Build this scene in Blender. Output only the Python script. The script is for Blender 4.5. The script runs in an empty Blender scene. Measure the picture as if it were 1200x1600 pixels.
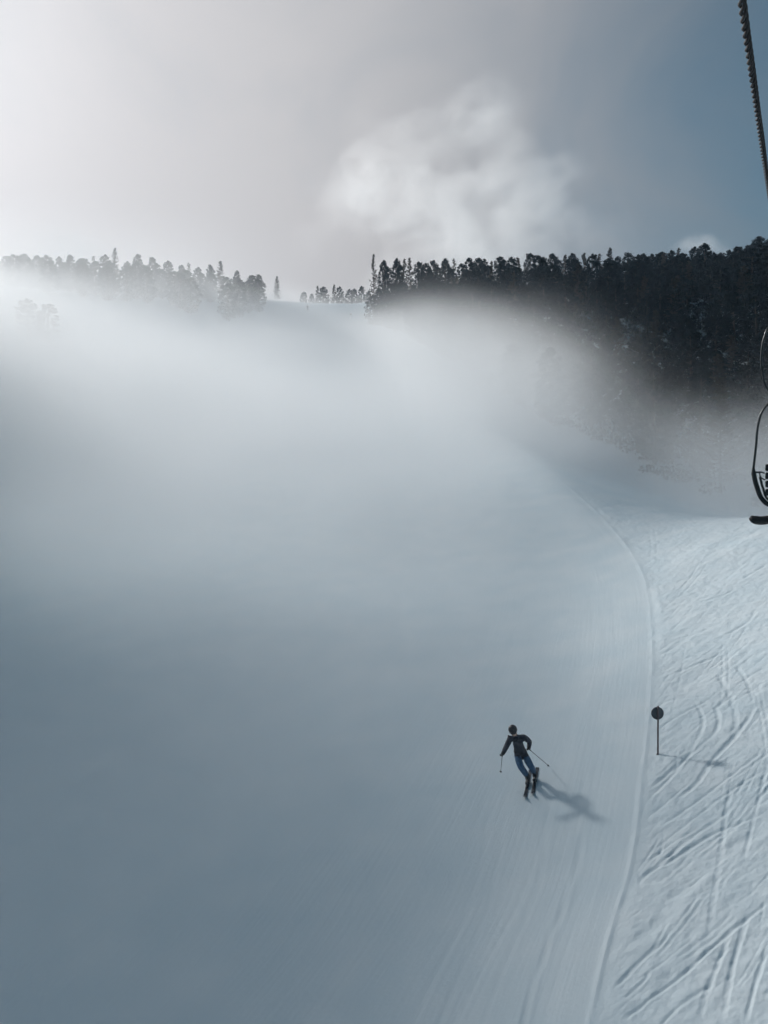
import bpy, bmesh, math, random
import numpy as np
from mathutils import Vector, Matrix

# ------------------------------------------------------------------ camera, sky, sun, exposure
scene = bpy.context.scene
C = scene.collection
SUN_AZ, SUN_EL = math.radians(-36.0), math.radians(28.0)          # azimuth from +Y towards +X, elevation
SUN = Vector((math.sin(SUN_AZ) * math.cos(SUN_EL), math.cos(SUN_AZ) * math.cos(SUN_EL), math.sin(SUN_EL)))

cam_data = bpy.data.cameras.new('camera')
cam = bpy.data.objects.new('camera', cam_data); C.objects.link(cam)
cam.location = (0, 0, 0); cam.rotation_euler = (math.radians(90), 0, 0)
cam_data.sensor_fit = 'VERTICAL'; cam_data.sensor_height = 32.0; cam_data.lens = 24.0   # 1200 px focal on 1600 px
cam_data.clip_start = 0.05; cam_data.clip_end = 20000
scene.camera = cam
FOCAL = 1200.0

scene.view_settings.view_transform = 'Standard'
scene.view_settings.look = 'None'
scene.view_settings.gamma = 1.0
scene.view_settings.use_curve_mapping = False
scene.view_settings.exposure = -0.55

cy = scene.cycles
cy.use_denoising = True
cy.use_adaptive_sampling = True
cy.adaptive_threshold = 0.12; cy.adaptive_min_samples = 20
cy.max_bounces = 8; cy.diffuse_bounces = 2; cy.glossy_bounces = 2
cy.volume_bounces = 6; cy.transparent_max_bounces = 8
cy.volume_step_rate = 3.4; cy.volume_max_steps = 256

world = bpy.data.worlds.new('World'); scene.world = world; world.use_nodes = True
wt = world.node_tree; wt.nodes.clear()
def wn(kind, **kw):
    n = wt.nodes.new(kind)
    for k, v in kw.items(): setattr(n, k, v)
    return n
def wmath(op, a, b=None, clamp=False):
    n = wn('ShaderNodeMath', operation=op, use_clamp=clamp)
    for i, v in enumerate((a, b)):
        if v is None: continue
        if isinstance(v, (int, float)): n.inputs[i].default_value = v
        else: wt.links.new(v, n.inputs[i])
    return n.outputs[0]
w_out = wn('ShaderNodeOutputWorld'); w_bg = wn('ShaderNodeBackground')
w_bg.inputs['Strength'].default_value = 0.11
sky = wn('ShaderNodeTexSky', sky_type='NISHITA', sun_disc=False)
sky.sun_elevation = SUN_EL; sky.sun_rotation = SUN_AZ
sky.altitude = 2000; sky.air_density = 1.0; sky.dust_density = 1.0; sky.ozone_density = 1.6
tc = wn('ShaderNodeTexCoord')
dotn = wn('ShaderNodeVectorMath', operation='DOT_PRODUCT'); dotn.inputs[1].default_value = SUN
wt.links.new(tc.outputs['Generated'], dotn.inputs[0])
cosang = wmath('MAXIMUM', dotn.outputs['Value'], 0.0)
# a thin veil of high cloud: scatters strongly forward, so it glows towards the sun and hides the blue there
sep = wn('ShaderNodeSeparateXYZ'); wt.links.new(tc.outputs['Generated'], sep.inputs[0])
hz = wn('ShaderNodeMapRange', interpolation_type='SMOOTHSTEP')      # and it thickens towards the horizon
hz.inputs[1].default_value = 0.50; hz.inputs[2].default_value = 0.12; hz.inputs[3].default_value = 0.0; hz.inputs[4].default_value = 1.0
wt.links.new(sep.outputs[2], hz.inputs[0])
nz = wn('ShaderNodeTexNoise'); nz.inputs['Scale'].default_value = 3.0; nz.inputs['Detail'].default_value = 7.0
nz.inputs['Roughness'].default_value = 0.58; nz.inputs['Distortion'].default_value = 0.7
wt.links.new(tc.outputs['Generated'], nz.inputs['Vector'])
mr = wn('ShaderNodeMapRange'); mr.inputs[1].default_value = 0.3; mr.inputs[2].default_value = 0.72
mr.inputs[3].default_value = -0.13; mr.inputs[4].default_value = 0.14
wt.links.new(nz.outputs['Fac'], mr.inputs[0])
al = wn('ShaderNodeMapRange', interpolation_type='SMOOTHSTEP')
al.inputs[1].default_value = 0.42; al.inputs[2].default_value = 0.96; al.inputs[3].default_value = 0.12; al.inputs[4].default_value = 0.98
wt.links.new(cosang, al.inputs[0])
alpha = wmath('ADD', wmath('ADD', al.outputs[0], mr.outputs[0]), wmath('MULTIPLY', hz.outputs[0], 0.38), True)
lum = wmath('ADD', wmath('MULTIPLY', wmath('POWER', cosang, 2.2), 9.0), wmath('MULTIPLY', wmath('POWER', cosang, 45.0), 4.0))
lum = wmath('ADD', lum, 0.8)
lum = wmath('MULTIPLY', lum, wmath('ADD', wmath('MULTIPLY', hz.outputs[0], 0.08), 1.0))
vc = wn('ShaderNodeMix', data_type='RGBA', blend_type='MULTIPLY'); vc.inputs[0].default_value = 1.0
vc.inputs[6].default_value = (0.985, 0.975, 1.0, 1)
comb = wn('ShaderNodeCombineXYZ')
for i in range(3): wt.links.new(lum, comb.inputs[i])
wt.links.new(comb.outputs[0], vc.inputs[7])
skymul = wn('ShaderNodeMix', data_type='RGBA', blend_type='MULTIPLY'); skymul.inputs[0].default_value = 1.0
skymul.inputs[7].default_value = (0.54, 0.96, 0.86, 1)
wt.links.new(sky.outputs[0], skymul.inputs[6])
add = wn('ShaderNodeMix', data_type='RGBA', blend_type='MIX'); wt.links.new(alpha, add.inputs[0])
wt.links.new(skymul.outputs[2], add.inputs[6]); wt.links.new(vc.outputs[2], add.inputs[7])
wt.links.new(add.outputs[2], w_bg.inputs['Color']); wt.links.new(w_bg.outputs[0], w_out.inputs['Surface'])

sun_data = bpy.data.lights.new('sun', 'SUN'); sun_data.energy = 4.5; sun_data.angle = math.radians(5.5)
sun_data.color = (1.0, 0.985, 0.965)
sun = bpy.data.objects.new('sun', sun_data); C.objects.link(sun)
sun.rotation_euler = (-SUN).to_track_quat('-Z', 'Y').to_euler()
sun.location = (-60, 80, 90)

# ------------------------------------------------------------------ helpers
rng = np.random.default_rng(7); random.seed(7)
def at(px, py, Y):
    """the point of the place at depth Y that the photograph shows at px, py"""
    return Vector(((px - 600) / FOCAL * Y, Y, (800 - py) / FOCAL * Y))
def tag(o, label=None, cat=None, group=None, kind=None):
    if label: o['label'] = label
    if cat: o['category'] = cat
    if group: o['group'] = group
    if kind: o['kind'] = kind
    return o
def empty(name, loc=(0, 0, 0), rz=0):
    o = bpy.data.objects.new(name, None); C.objects.link(o)
    o.location = loc; o.rotation_euler = (0, 0, rz); o.empty_display_size = 0.2
    return o
def link_mesh(name, me, mat=None, parent=None):
    o = bpy.data.objects.new(name, me); C.objects.link(o)
    if mat and not me.materials: me.materials.append(mat)
    if parent: o.parent = parent
    return o
def mesh_np(name, verts, faces, mat=None, smooth=True):
    verts = np.asarray(verts, np.float32); faces = np.asarray(faces, np.int32)
    me = bpy.data.meshes.new(name); k = faces.shape[1]
    me.vertices.add(len(verts)); me.vertices.foreach_set('co', verts.ravel())
    me.loops.add(faces.size); me.loops.foreach_set('vertex_index', faces.ravel())
    me.polygons.add(len(faces)); me.polygons.foreach_set('loop_start', np.arange(0, faces.size, k, dtype=np.int32))
    me.polygons.foreach_set('use_smooth', np.full(len(faces), smooth))
    me.update(calc_edges=True)
    if mat: me.materials.append(mat)
    return me
def material(name, color, rough=0.6, metal=0.0, noise=None, bump=None, spec=0.5):
    """Principled material; noise=(scale, amount) varies the colour, bump=(scale, strength) gives fine relief"""
    m = bpy.data.materials.new(name); m.use_nodes = True; t = m.node_tree
    b = t.nodes['Principled BSDF']
    b.inputs['Base Color'].default_value = (*color, 1); b.inputs['Roughness'].default_value = rough
    b.inputs['Metallic'].default_value = metal; b.inputs['Specular IOR Level'].default_value = spec
    co = t.nodes.new('ShaderNodeTexCoord')
    if noise:
        n = t.nodes.new('ShaderNodeTexNoise'); n.inputs['Scale'].default_value = noise[0]; n.inputs['Detail'].default_value = 4
        t.links.new(co.outputs['Object'], n.inputs['Vector'])
        r = t.nodes.new('ShaderNodeValToRGB')
        r.color_ramp.elements[0].position = 0.3; r.color_ramp.elements[1].position = 0.7
        r.color_ramp.elements[0].color = (*[max(0, c * (1 - noise[1])) for c in color], 1)
        r.color_ramp.elements[1].color = (*[min(1, c * (1 + noise[1])) for c in color], 1)
        t.links.new(n.outputs['Fac'], r.inputs[0]); t.links.new(r.outputs[0], b.inputs['Base Color'])
    if bump:
        n = t.nodes.new('ShaderNodeTexNoise'); n.inputs['Scale'].default_value = bump[0]; n.inputs['Detail'].default_value = 3
        t.links.new(co.outputs['Object'], n.inputs['Vector'])
        bp = t.nodes.new('ShaderNodeBump'); bp.inputs['Strength'].default_value = bump[1]; bp.inputs['Distance'].default_value = 0.02
        t.links.new(n.outputs['Fac'], bp.inputs['Height']); t.links.new(bp.outputs[0], b.inputs['Normal'])
    return m

def hermite(xk, yk, x):
    """smooth interpolation of rows yk (K or K x N) at x (N), straight on beyond the ends"""
    xk = np.asarray(xk, float); yk = np.asarray(yk, float)
    d = np.diff(yk, axis=0) / (np.diff(xk) if yk.ndim == 1 else np.diff(xk)[:, None])
    h = np.diff(xk) if yk.ndim == 1 else np.diff(xk)[:, None]
    m = np.empty_like(yk); m[0] = d[0]; m[-1] = d[-1]
    m[1:-1] = (d[:-1] * h[1:] + d[1:] * h[:-1]) / (h[1:] + h[:-1])
    i = np.clip(np.searchsorted(xk, x) - 1, 0, len(xk) - 2)
    hh = xk[i + 1] - xk[i]; t = np.clip((x - xk[i]) / hh, 0, 1)
    if yk.ndim == 1: y0, y1, m0, m1 = yk[i], yk[i + 1], m[i], m[i + 1]
    else:
        j = np.arange(yk.shape[1]); y0, y1, m0, m1 = yk[i, j], yk[i + 1, j], m[i, j], m[i + 1, j]
    r = (2*t**3 - 3*t**2 + 1) * y0 + (t**3 - 2*t**2 + t) * hh * m0 + (3*t**2 - 2*t**3) * y1 + (t**3 - t**2) * hh * m1
    over = np.where(x > xk[-1], (x - xk[-1]) * (m[-1] if yk.ndim == 1 else m[-1, np.arange(yk.shape[1])]), 0)
    under = np.where(x < xk[0], (x - xk[0]) * (m[0] if yk.ndim == 1 else m[0, np.arange(yk.shape[1])]), 0)
    return r + over + under
def smooth(a, b, x):
    t = np.clip((x - a) / (b - a), 0, 1); return t * t * (3 - 2 * t)
_lat = {}
def vnoise(x, y, z, scale, seed):
    """value noise 0..1 in three dimensions, quintic blending"""
    N = 32
    if seed not in _lat: _lat[seed] = np.random.default_rng(seed).random((N, N, N)).astype(np.float32)
    L = _lat[seed]
    def sp(v):
        v = np.asarray(v, np.float64) / scale; f = np.floor(v); t = v - f
        return f.astype(np.int64) % N, (f.astype(np.int64) + 1) % N, (t*t*t*(t*(6*t-15)+10)).astype(np.float32)
    x0, x1, tx = sp(x); y0, y1, ty = sp(y); z0, z1, tz = sp(z)
    a = L[x0, y0, z0]*(1-tx) + L[x1, y0, z0]*tx; b = L[x0, y1, z0]*(1-tx) + L[x1, y1, z0]*tx
    c = L[x0, y0, z1]*(1-tx) + L[x1, y0, z1]*tx; d = L[x0, y1, z1]*(1-tx) + L[x1, y1, z1]*tx
    return (a*(1-ty) + b*ty)*(1-tz) + (c*(1-ty) + d*ty)*tz
def fbm(x, y, z, scale, seed, octaves=4, gain=0.5):
    s = 0; amp = 1; tot = 0
    for k in range(octaves):
        s = s + amp * vnoise(x, y, z, scale, seed + k); tot += amp; amp *= gain; scale *= 0.5
    return s / tot

# ------------------------------------------------------------------ terrain
EDGE = np.array([  # depth, x and height of the groomed run's right-hand edge
    (-90, -18, -29), (5, 1.2, -10.3), (13, 3.47, -8.67), (14.8, 4.3, -8.33), (17.2, 5.52, -7.88), (20.5, 6.88, -7.17), (25, 8.65, -6.25), (32.3, 11.25, -4.85),
    (40, 13.5, -3.33), (51, 15.3, -1.27), (70, 15.9, 3.1), (90, 15, 8.25), (140, 11.7, 22.2), (210, 3.5, 44.6), (265, -4.4, 65),
    (308, -12, 83.6), (335, -17, 87.0), (400, -25, 86), (600, -40, 72), (1600, -60, -60)])
RU = [-400, -250, -120, -60, -30, -12, -4, 0, 4, 10, 20, 40, 80, 160, 300, 500]
RROWS = {
    -90: [40, 30, 6, -1, -3.5, -2.6, -1.2, 0, 1.3, 3.2, 6, 10, 14, 20, 30, 40],
    10:  [40, 30, 6, -1, -3.5, -2.6, -1.2, 0, 1.3, 3.2, 6, 10, 14, 20, 30, 40],
    25:  [40, 30, 6, -1, -3.5, -2.6, -1.2, 0, 1.2, 3.1, 5.5, 8, 10, 15, 30, 40],
    45:  [40, 30, 6, 0, -2.5, -2, -1, 0, 1.1, 2.4, 3.5, 4, 6, 12, 30, 40],
    60:  [40, 30, 8, 1, -2, -1.6, -.7, 0, -.3, -1.0, -2.0, -2.5, 0, 14, 30, 40],
    80:  [40, 32, 10, 2, -1.5, -1, -.4, 0, -1, -2.5, -4.5, -4.5, 2, 18, 35, 45],
    100: [40, 34, 12, 3, -1, -.8, -.3, 0, -1, -2.5, -4, -2, 10, 30, 40, 50],
    140: [40, 36, 14, 4, 0, -.5, -.2, 0, -.5, -1.5, -2, 3, 20, 40, 50, 60],
    200: [40, 38, 16, 6, 1, 0, 0, 0, .5, 1, 3, 9, 15, 20, 25, 30],
    250: [30, 30, 14, 8, 2, 0, 0, 0, 1, 3, 6, 9, 8, 5, 5, 5],
    308: [10, 10, 6, 3, 1, 0, 0, 0, .5, 1, 2, 2, 0, -5, -5, -5],
    360: [0, 0, 0, 0, .5, 0, 0, 0, .2, .3, 0, 0, -3, -5, -8, -8],
    600: [0]*16, 1600: [0]*16}
RY = sorted(RROWS); RT = np.array([RROWS[y] for y in RY], float)
def edge_x(Y): return hermite(EDGE[:, 0], EDGE[:, 1], Y)
def edge_z(Y): return hermite(EDGE[:, 0], EDGE[:, 2], Y)
def ground(X, Y):
    X = np.asarray(X, float).ravel(); Y = np.asarray(Y, float).ravel()
    u = X - edge_x(Y)
    rows = np.stack([hermite(RU, RT[k], u) for k in range(len(RY))])
    R = hermite(RY, rows, Y)
    z = edge_z(Y) + R
    z += (0.004 + 0.022 * vnoise(X, Y * 1.0, X * 0, .5, 55)) * np.exp(-(u / (0.045 + .0016 * np.clip(Y, 0, 100))) ** 2) * (Y < 330)                                  # the lip the groomer leaves
    swell = smooth(14, 40, Y) * smooth(2, 12, np.abs(u))
    z += swell * 1.0 * (fbm(X, Y, X * 0, 34, 50, 3) - 0.5)
    return z
def ground1(x, y): return float(ground(np.array([x]), np.array([y]))[0])
def drop(px, py, y0=6.0, y1=330.0):
    """where the ground lies that the photograph shows at px, py"""
    Y = np.geomspace(y0, y1, 1600)
    X = (px - 600) / FOCAL * Y; Z = (800 - py) / FOCAL * Y
    below = np.nonzero(Z < ground(X, Y))[0]
    i = below[0] if len(below) else len(Y) - 1
    return np.array((X[i], Y[i]))

# ski tracks cut into the soft snow beside the run: (photo polyline, half width, depth)
TR = [
    ([(1000,1262),(1030,1232),(1062,1198),(1085,1165),(1098,1135),(1094,1112),(1084,1098)], .085, .10),
    ([(1008,1240),(1050,1205),(1092,1170),(1118,1145),(1122,1120),(1112,1098)], .08, .09),
    ([(1052,1252),(1085,1228),(1105,1200),(1122,1180),(1150,1150),(1185,1100)], .09, .12),
    ([(1012,1152),(1040,1132),(1082,1108),(1110,1096)], .07, .08), ([(1012,1110),(1050,1095),(1100,1090),(1160,1082),(1200,1076)], .06, .06),
    ([(1055,1052),(1085,1040),(1110,1030),(1130,1018)], .10, .10), ([(1130,995),(1150,985),(1172,970),(1180,955)], .10, .10),
    ([(1120,1052),(1140,1090),(1150,1130),(1142,1160)], .10, .08), ([(1150,1040),(1170,1075),(1178,1105)], .08, .06),
    ([(985,1392),(1010,1368),(1050,1345),(1085,1322),(1120,1300),(1160,1285),(1200,1268)], .075, .10),
    ([(1000,1375),(1050,1335),(1090,1302),(1130,1275),(1150,1250)], .075, .09),
    ([(1000,1478),(1030,1440),(1062,1400),(1110,1355),(1145,1325),(1200,1295)], .20, .09),
    ([(1080,1512),(1110,1485),(1140,1460),(1175,1430),(1205,1405)], .055, .12),
    ([(970,1598),(1000,1575),(1030,1552),(1060,1530),(1090,1505)], .05, .10),
    ([(960,1545),(985,1520),(1015,1490),(1040,1470)], .06, .10), ([(975,1562),(1005,1535),(1015,1522)], .05, .08),
    ([(1030,1605),(1060,1575),(1085,1558),(1120,1535)], .05, .08),
    ([(1090,1600),(1105,1550),(1125,1500),(1140,1460)], .06, .07), ([(1130,1600),(1138,1540),(1150,1490),(1172,1420)], .06, .07),
    ([(1105,1480),(1112,1420),(1125,1340),(1138,1250),(1150,1215)], .07, .06), ([(1165,1600),(1180,1540),(1200,1480)], .05, .07),
    ([(1005,1285),(1040,1255),(1080,1222)], .05, .05), ([(1020,1300),(1080,1260),(1130,1222),(1200,1170)], .06, .06),
    ([(1012,1335),(1060,1298),(1120,1252),(1200,1200)], .05, .05), ([(1008,1350),(1050,1318),(1100,1290)], .05, .06),
    ([(1025,1020),(1060,1000),(1110,985)], .08, .06), ([(1085,945),(1120,935),(1150,920)], .1, .08), ([(1050,970),(1080,960)], .08, .07),
    ([(1040,915),(1090,900),(1140,885)], .08, .05), ([(1160,905),(1200,880)], .1, .08), ([(1120,1110),(1150,1075),(1200,1040)], .07, .05),
    ([(1022,1200),(1060,1182),(1082,1170)], .04, .03), ([(1160,1350),(1175,1290),(1190,1230),(1200,1190)], .06, .06),
    ([(1015,1060),(1040,1046),(1075,1036)], .06, .05), ([(1018,1030),(1035,1022),(1060,1010)], .05, .05),
]
def track_relief(X, Y, u):
    dz = np.zeros_like(X)
    tr = list(TR); r = np.random.default_rng(3)
    for k in range(120):                                              # older, fainter tracks running the same way
        px = r.uniform(960, 1250); py = r.uniform(880, 1590); L = r.uniform(30, 150); a = math.radians(r.uniform(24, 56))
        if r.random() < .15: a = math.radians(r.uniform(70, 100))
        q = [(px + L * t * math.cos(a + .1 * t), py - L * t * math.sin(a + .1 * t)) for t in (0, .33, .66, 1)]
        w_, d_ = r.uniform(.025, .06), r.uniform(.012, .05); tr.append((q, w_, d_))
        if k % 3 == 0: tr.append(([(x_ + 9, y_ + 3) for x_, y_ in q], w_, d_))   # the other ski
    for poly, w, dep in tr:
        w *= .75
        P = np.array([drop(*p) for p in poly])
        # resample smoothly
        s = np.r_[0, np.cumsum(np.hypot(*np.diff(P, axis=0).T))]
        if s[-1] < 0.05 or (np.diff(s) <= 0).any(): continue
        n = max(6, min(60, int(s[-1] / 0.25))); ss = np.linspace(0, s[-1], n)
        Q = np.stack([hermite(s, P[:, 0], ss), hermite(s, P[:, 1], ss)], 1)
        pad = w * 5
        box = np.nonzero((X > Q[:, 0].min() - pad) & (X < Q[:, 0].max() + pad) & (Y > Q[:, 1].min() - pad) & (Y < Q[:, 1].max() + pad))[0]
        if not len(box): continue
        x, y = X[box], Y[box]; best = np.full(len(box), 1e9); side = np.zeros(len(box)); tt = np.zeros(len(box))
        for i in range(n - 1):
            ax, ay = Q[i]; bx, by = Q[i + 1]; dx, dy = bx - ax, by - ay; l2 = dx*dx + dy*dy + 1e-9
            t = np.clip(((x - ax)*dx + (y - ay)*dy) / l2, 0, 1)
            d = np.hypot(x - ax - t*dx, y - ay - t*dy); c = (x - ax)*dy - (y - ay)*dx
            m = d < best; best[m] = d[m]; side[m] = np.sign(c[m]); tt[m] = (i + t[m]) / (n - 1)
        d = best / w + 0.7 * (fbm(x, y, x*0, 0.30, 91, 3) - 0.5)
        fade = smooth(0, .12, tt) * (1 - smooth(.85, 1, tt)) * (0.55 + 0.9 * vnoise(x, y, x*0, 0.9, 92))
        groove = -np.exp(-np.clip(d, 0, 9) ** 3) + 0.22 * np.exp(-((d - 1.6) / .6) ** 2) * (0.6 + 0.4 * side)
        dz[box] += .25 * dep * fade * groove
    return dz * smooth(0.05, 0.5, u)

# fan-shaped sheet: rows of constant depth, columns spreading from the run's edge
Ys = np.r_[np.linspace(-88, 2, 24), np.geomspace(4, 9, 70)[:-1], np.exp(np.arange(math.log(9), math.log(76), .0027)), np.geomspace(77, 330, 170), np.geomspace(336, 1590, 34)]
sl = -np.r_[np.linspace(0, .02, 16)[:-1], np.linspace(.02, 1.15, 250)[:-1], np.geomspace(1.15, 3.2, 20)]
sr = np.r_[np.linspace(0, .02, 16)[:-1], np.linspace(.02, .48, 310)[:-1], np.geomspace(.48, 3.2, 44)]
S = np.r_[sl[::-1][:-1], sr]; nS, nY = len(S), len(Ys)
spread = np.sqrt(Ys ** 2 + 36.0)
U = (S[None, :] * spread[:, None]); YY = np.repeat(Ys[:, None], nS, 1); XX = U + edge_x(Ys)[:, None]
xf, yf, uf = XX.ravel(), YY.ravel(), U.ravel()
zf = ground(xf, yf)
near = np.nonzero((uf > 0) & (yf > 5) & (yf < 76) & (uf < 40))[0]
xn, yn, un = xf[near], yf[near], uf[near]
rel = track_relief(xn, yn, un)
win = smooth(0.03, 0.5, un) * (1 - smooth(60, 76, yn))
a = math.radians(40); xr = xn * math.cos(a) + yn * math.sin(a); yr = -xn * math.sin(a) + yn * math.cos(a)
rel += win * (0.07 * (fbm(xr * .22, yr, xr*0, 1.1, 61, 4, .55) - .5) + 0.042 * (fbm(xn, yn, xn*0, .24, 65, 3, .6) - .5) + 0.14 * (fbm(xn * .7, yn, xn*0, 4.0, 68, 2) - .5))

zf[near] += rel
# the groomed side: faint lengthwise ruts and old turns
gm = np.nonzero((uf < 0) & (yf > 5) & (yf < 120))[0]
ug, yg = uf[gm], yf[gm]
lines = vnoise(ug, yg * .02, ug*0, .55, 81) - .5 + .6 * (vnoise(ug + .06 * yg, yg * .02, ug*0, .25, 82) - .5)
zf[gm] += 0.009 * lines * smooth(0.15, 0.6, -ug) * (1 - smooth(70, 120, yg)) + .03 * (fbm(ug + .3*yg, yg*.4, ug*0, 2.2, 84, 2) - .5) * smooth(.2, 1, -ug)
for off, dpt, wd, drift in ((-1.3, .034, .03, -.05), (-2.1, .012, .04, -.07), (-3.1, .010, .05, -.12), (-2.5, .012, .04, .02), (-3.6, .008, .05, -.10)):
    c = off + drift * (yg - 16) + .06 * np.sin(yg * .8)
    zf[gm] += (-dpt * np.exp(-((ug - c) / wd) ** 2) + .6 * dpt * np.exp(-((ug - c - 1.7*wd) / wd) ** 2)) * (1 - smooth(19, 24, yg))

def snow_material(name, groomed):
    m = bpy.data.materials.new(name); m.use_nodes = True; t = m.node_tree; L = t.links.new
    b = t.nodes['Principled BSDF']; b.inputs['Roughness'].default_value = 0.62; b.inputs['Specular IOR Level'].default_value = 0.25
    uv = t.nodes.new('ShaderNodeUVMap'); uv.uv_map = 'along'
    geo = t.nodes.new('ShaderNodeNewGeometry')
    mp = t.nodes.new('ShaderNodeMapping'); L(uv.outputs[0], mp.inputs[0])
    mp.inputs['Scale'].default_value = (9.0, 0.35, 1) if groomed else (3.0, 2.0, 1)
    n1 = t.nodes.new('ShaderNodeTexNoise'); n1.inputs['Scale'].default_value = 1.0; n1.inputs['Detail'].default_value = 5; L(mp.outputs[0], n1.inputs['Vector'])
    n2 = t.nodes.new('ShaderNodeTexNoise'); n2.inputs['Scale'].default_value = 14.0; n2.inputs['Detail'].default_value = 4; L(geo.outputs['Position'], n2.inputs['Vector'])
    n3 = t.nodes.new('ShaderNodeTexNoise'); n3.inputs['Scale'].default_value = 0.5; n3.inputs['Detail'].default_value = 3; L(geo.outputs['Position'], n3.inputs['Vector'])
    r = t.nodes.new('ShaderNodeValToRGB'); r.color_ramp.elements[0].position = .25; r.color_ramp.elements[1].position = .75
    r.color_ramp.elements[0].color = (.67, .775, .82, 1); r.color_ramp.elements[1].color = (.77, .84, .865, 1)
    L(n3.outputs['Fac'], r.inputs[0]); L(r.outputs[0], b.inputs['Base Color'])
    mix = t.nodes.new('ShaderNodeMath'); mix.operation = 'MULTIPLY_ADD'; mix.inputs[1].default_value = 0.5
    L(n2.outputs['Fac'], mix.inputs[0]); L(n1.outputs['Fac'], mix.inputs[2])
    bp = t.nodes.new('ShaderNodeBump'); bp.inputs['Strength'].default_value = .4 if groomed else .5; bp.inputs['Distance'].default_value = 0.02 if groomed else .03
    L(mix.outputs[0], bp.inputs['Height']); L(bp.outputs[0], b.inputs['Normal'])
    return m
M_piste = snow_material('groomed_snow', True); M_soft = snow_material('soft_snow', False)

idx = np.arange(nS * nY).reshape(nY, nS)
quads = np.stack([idx[:-1, :-1], idx[:-1, 1:], idx[1:, 1:], idx[1:, :-1]], -1).reshape(-1, 4)
uc = U[:-1, :-1].ravel() * .5 + U[1:, 1:].ravel() * .5; right = np.tile(np.arange(nS - 1) >= len(sl) - 1, nY - 1)
yc = YY[:-1, :-1].ravel()
allv = np.stack([xf, yf, zf], 1)
def sheet(name, mask, mat):
    q = quads[mask]; used, inv = np.unique(q, return_inverse=True); q = inv.reshape(-1, 4)
    me = mesh_np(name, allv[used], q, mat)
    uvl = me.uv_layers.new(name='along'); uvs = np.stack([uf[used], yf[used]], 1)[q.ravel()].astype(np.float32)
    uvl.data.foreach_set('uv', uvs.ravel())
    return tag(link_mesh(name, me), kind='structure')
hill = (right & ((yc > 78) & (uc > 16 - 0.045 * np.clip(yc - 78, 0, 260)))) | (~right & (uc < -48)) | (yc > 334)
tag(sheet('ski_piste', ~right & ~hill, M_piste), 'smooth groomed ski run climbing away through the fog')
tag(sheet('snow_bank', right & ~hill, M_soft), 'soft sunlit snow scored by ski tracks right of the groomed run')
tag(sheet('hillside', hill, M_soft), 'snowy ground under the forest and behind the crest')

# ------------------------------------------------------------------ trees
M_bark = material('bark', (.055, .045, .038), .9, noise=(6, .4))
M_needle = material('pine_needles', (.012, .022, .026), .9, noise=(.9, .45), spec=.08)
M_twig = material('larch_twigs', (.075, .062, .050), .85, noise=(3, .35), spec=.2)
def tube_faces(path, radii, k=5):
    V, F = [], []; n = len(path); path = [Vector(p) for p in path]; a = None
    for i, (p, r) in enumerate(zip(path, radii)):
        d = (path[min(i + 1, n - 1)] - path[max(i - 1, 0)]).normalized()
        a = d.orthogonal() if a is None else a - d * a.dot(d)         # carry the frame along without twisting
        a.normalize(); b = d.cross(a)
        for j in range(k):
            t = 2 * math.pi * j / k; V.append(p + (a * math.cos(t) + b * math.sin(t)) * r)
    for i in range(n - 1):
        for j in range(k):
            F.append((i*k + j, i*k + (j + 1) % k, (i + 1)*k + (j + 1) % k, (i + 1)*k + j))
    return V, F
def join_tubes(name, tubes, mat, k=5):
    V, F = [], []
    for path, radii in tubes:
        v, f = tube_faces(path, radii, k); o = len(V); V += [tuple(q) for q in v]; F += [tuple(i + o for i in q) for q in f]
    return mesh_np(name, V, F, mat)
def stone_pine(seed):
    """rounded, dense pine of unit height 12 m: trunk mesh, crown mesh"""
    r = random.Random(seed); H = 12.0; W = r.uniform(2.3, 3.0)
    lean = (r.uniform(-.3, .3), r.uniform(-.3, .3))
    axis = lambda t: Vector((lean[0] * t * t, lean[1] * t * t, H * t))
    tubes = [([axis(t) for t in (0, .2, .45, .7, .93)], [.26, .21, .16, .10, .03])]
    V, F = [], []
    prof = lambda t: W * (min(1, ((t - .04) / .22)) ** .7 if t < .26 else 1) * (max(0.0, 1 - ((t - .3) / .72) ** 2.6) ** .62 if t > .3 else 1)
    lobes = []
    for i in range(74):
        t = .07 + .90 * (i + r.random()) / 74; a = i * 2.399 + r.uniform(-.4, .4)
        R = prof(t) * r.uniform(.55, 1.05); c = axis(t) + Vector((math.cos(a) * R * .74, math.sin(a) * R * .74, 0))
        lobes.append((c, r.uniform(.55, .95) * (1.05 - .45 * t), a))
        if i % 3 == 0: tubes.append(([axis(t - .03), axis(t) * .5 + c * .5, c], [.06, .045, .02]))
    lobes.append((axis(.95), .55, 0)); lobes.append((axis(.985) + Vector((r.uniform(-.1, .1), 0, 0)), .35, 0))
    for c, s, a in lobes:
        for k in range(85):
            d = Vector((r.gauss(0, 1), r.gauss(0, 1), r.gauss(0, 1))); d.normalize()
            p = c + Vector((d.x * s, d.y * s, d.z * s * .8 - .1 * s)) * r.uniform(.45, 1.05)
            n = (d + Vector((r.uniform(-.6, .6), r.uniform(-.6, .6), r.uniform(-.2, .9)))).normalized()
            q = n.orthogonal().normalized(); q.rotate(Matrix.Rotation(r.uniform(0, 6.28), 3, n)); w = n.cross(q)
            l = r.uniform(.13, .24); o = len(V)
            V += [tuple(p - q * l * .6 - w * l * .22), tuple(p + q * l - w * l * .05), tuple(p + n * l * .35 + w * l * .55)]
            F.append((o, o + 1, o + 2))
    return join_tubes('trunk_mesh', tubes, M_bark), mesh_np('crown_mesh', V, F, M_needle, False)
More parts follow.
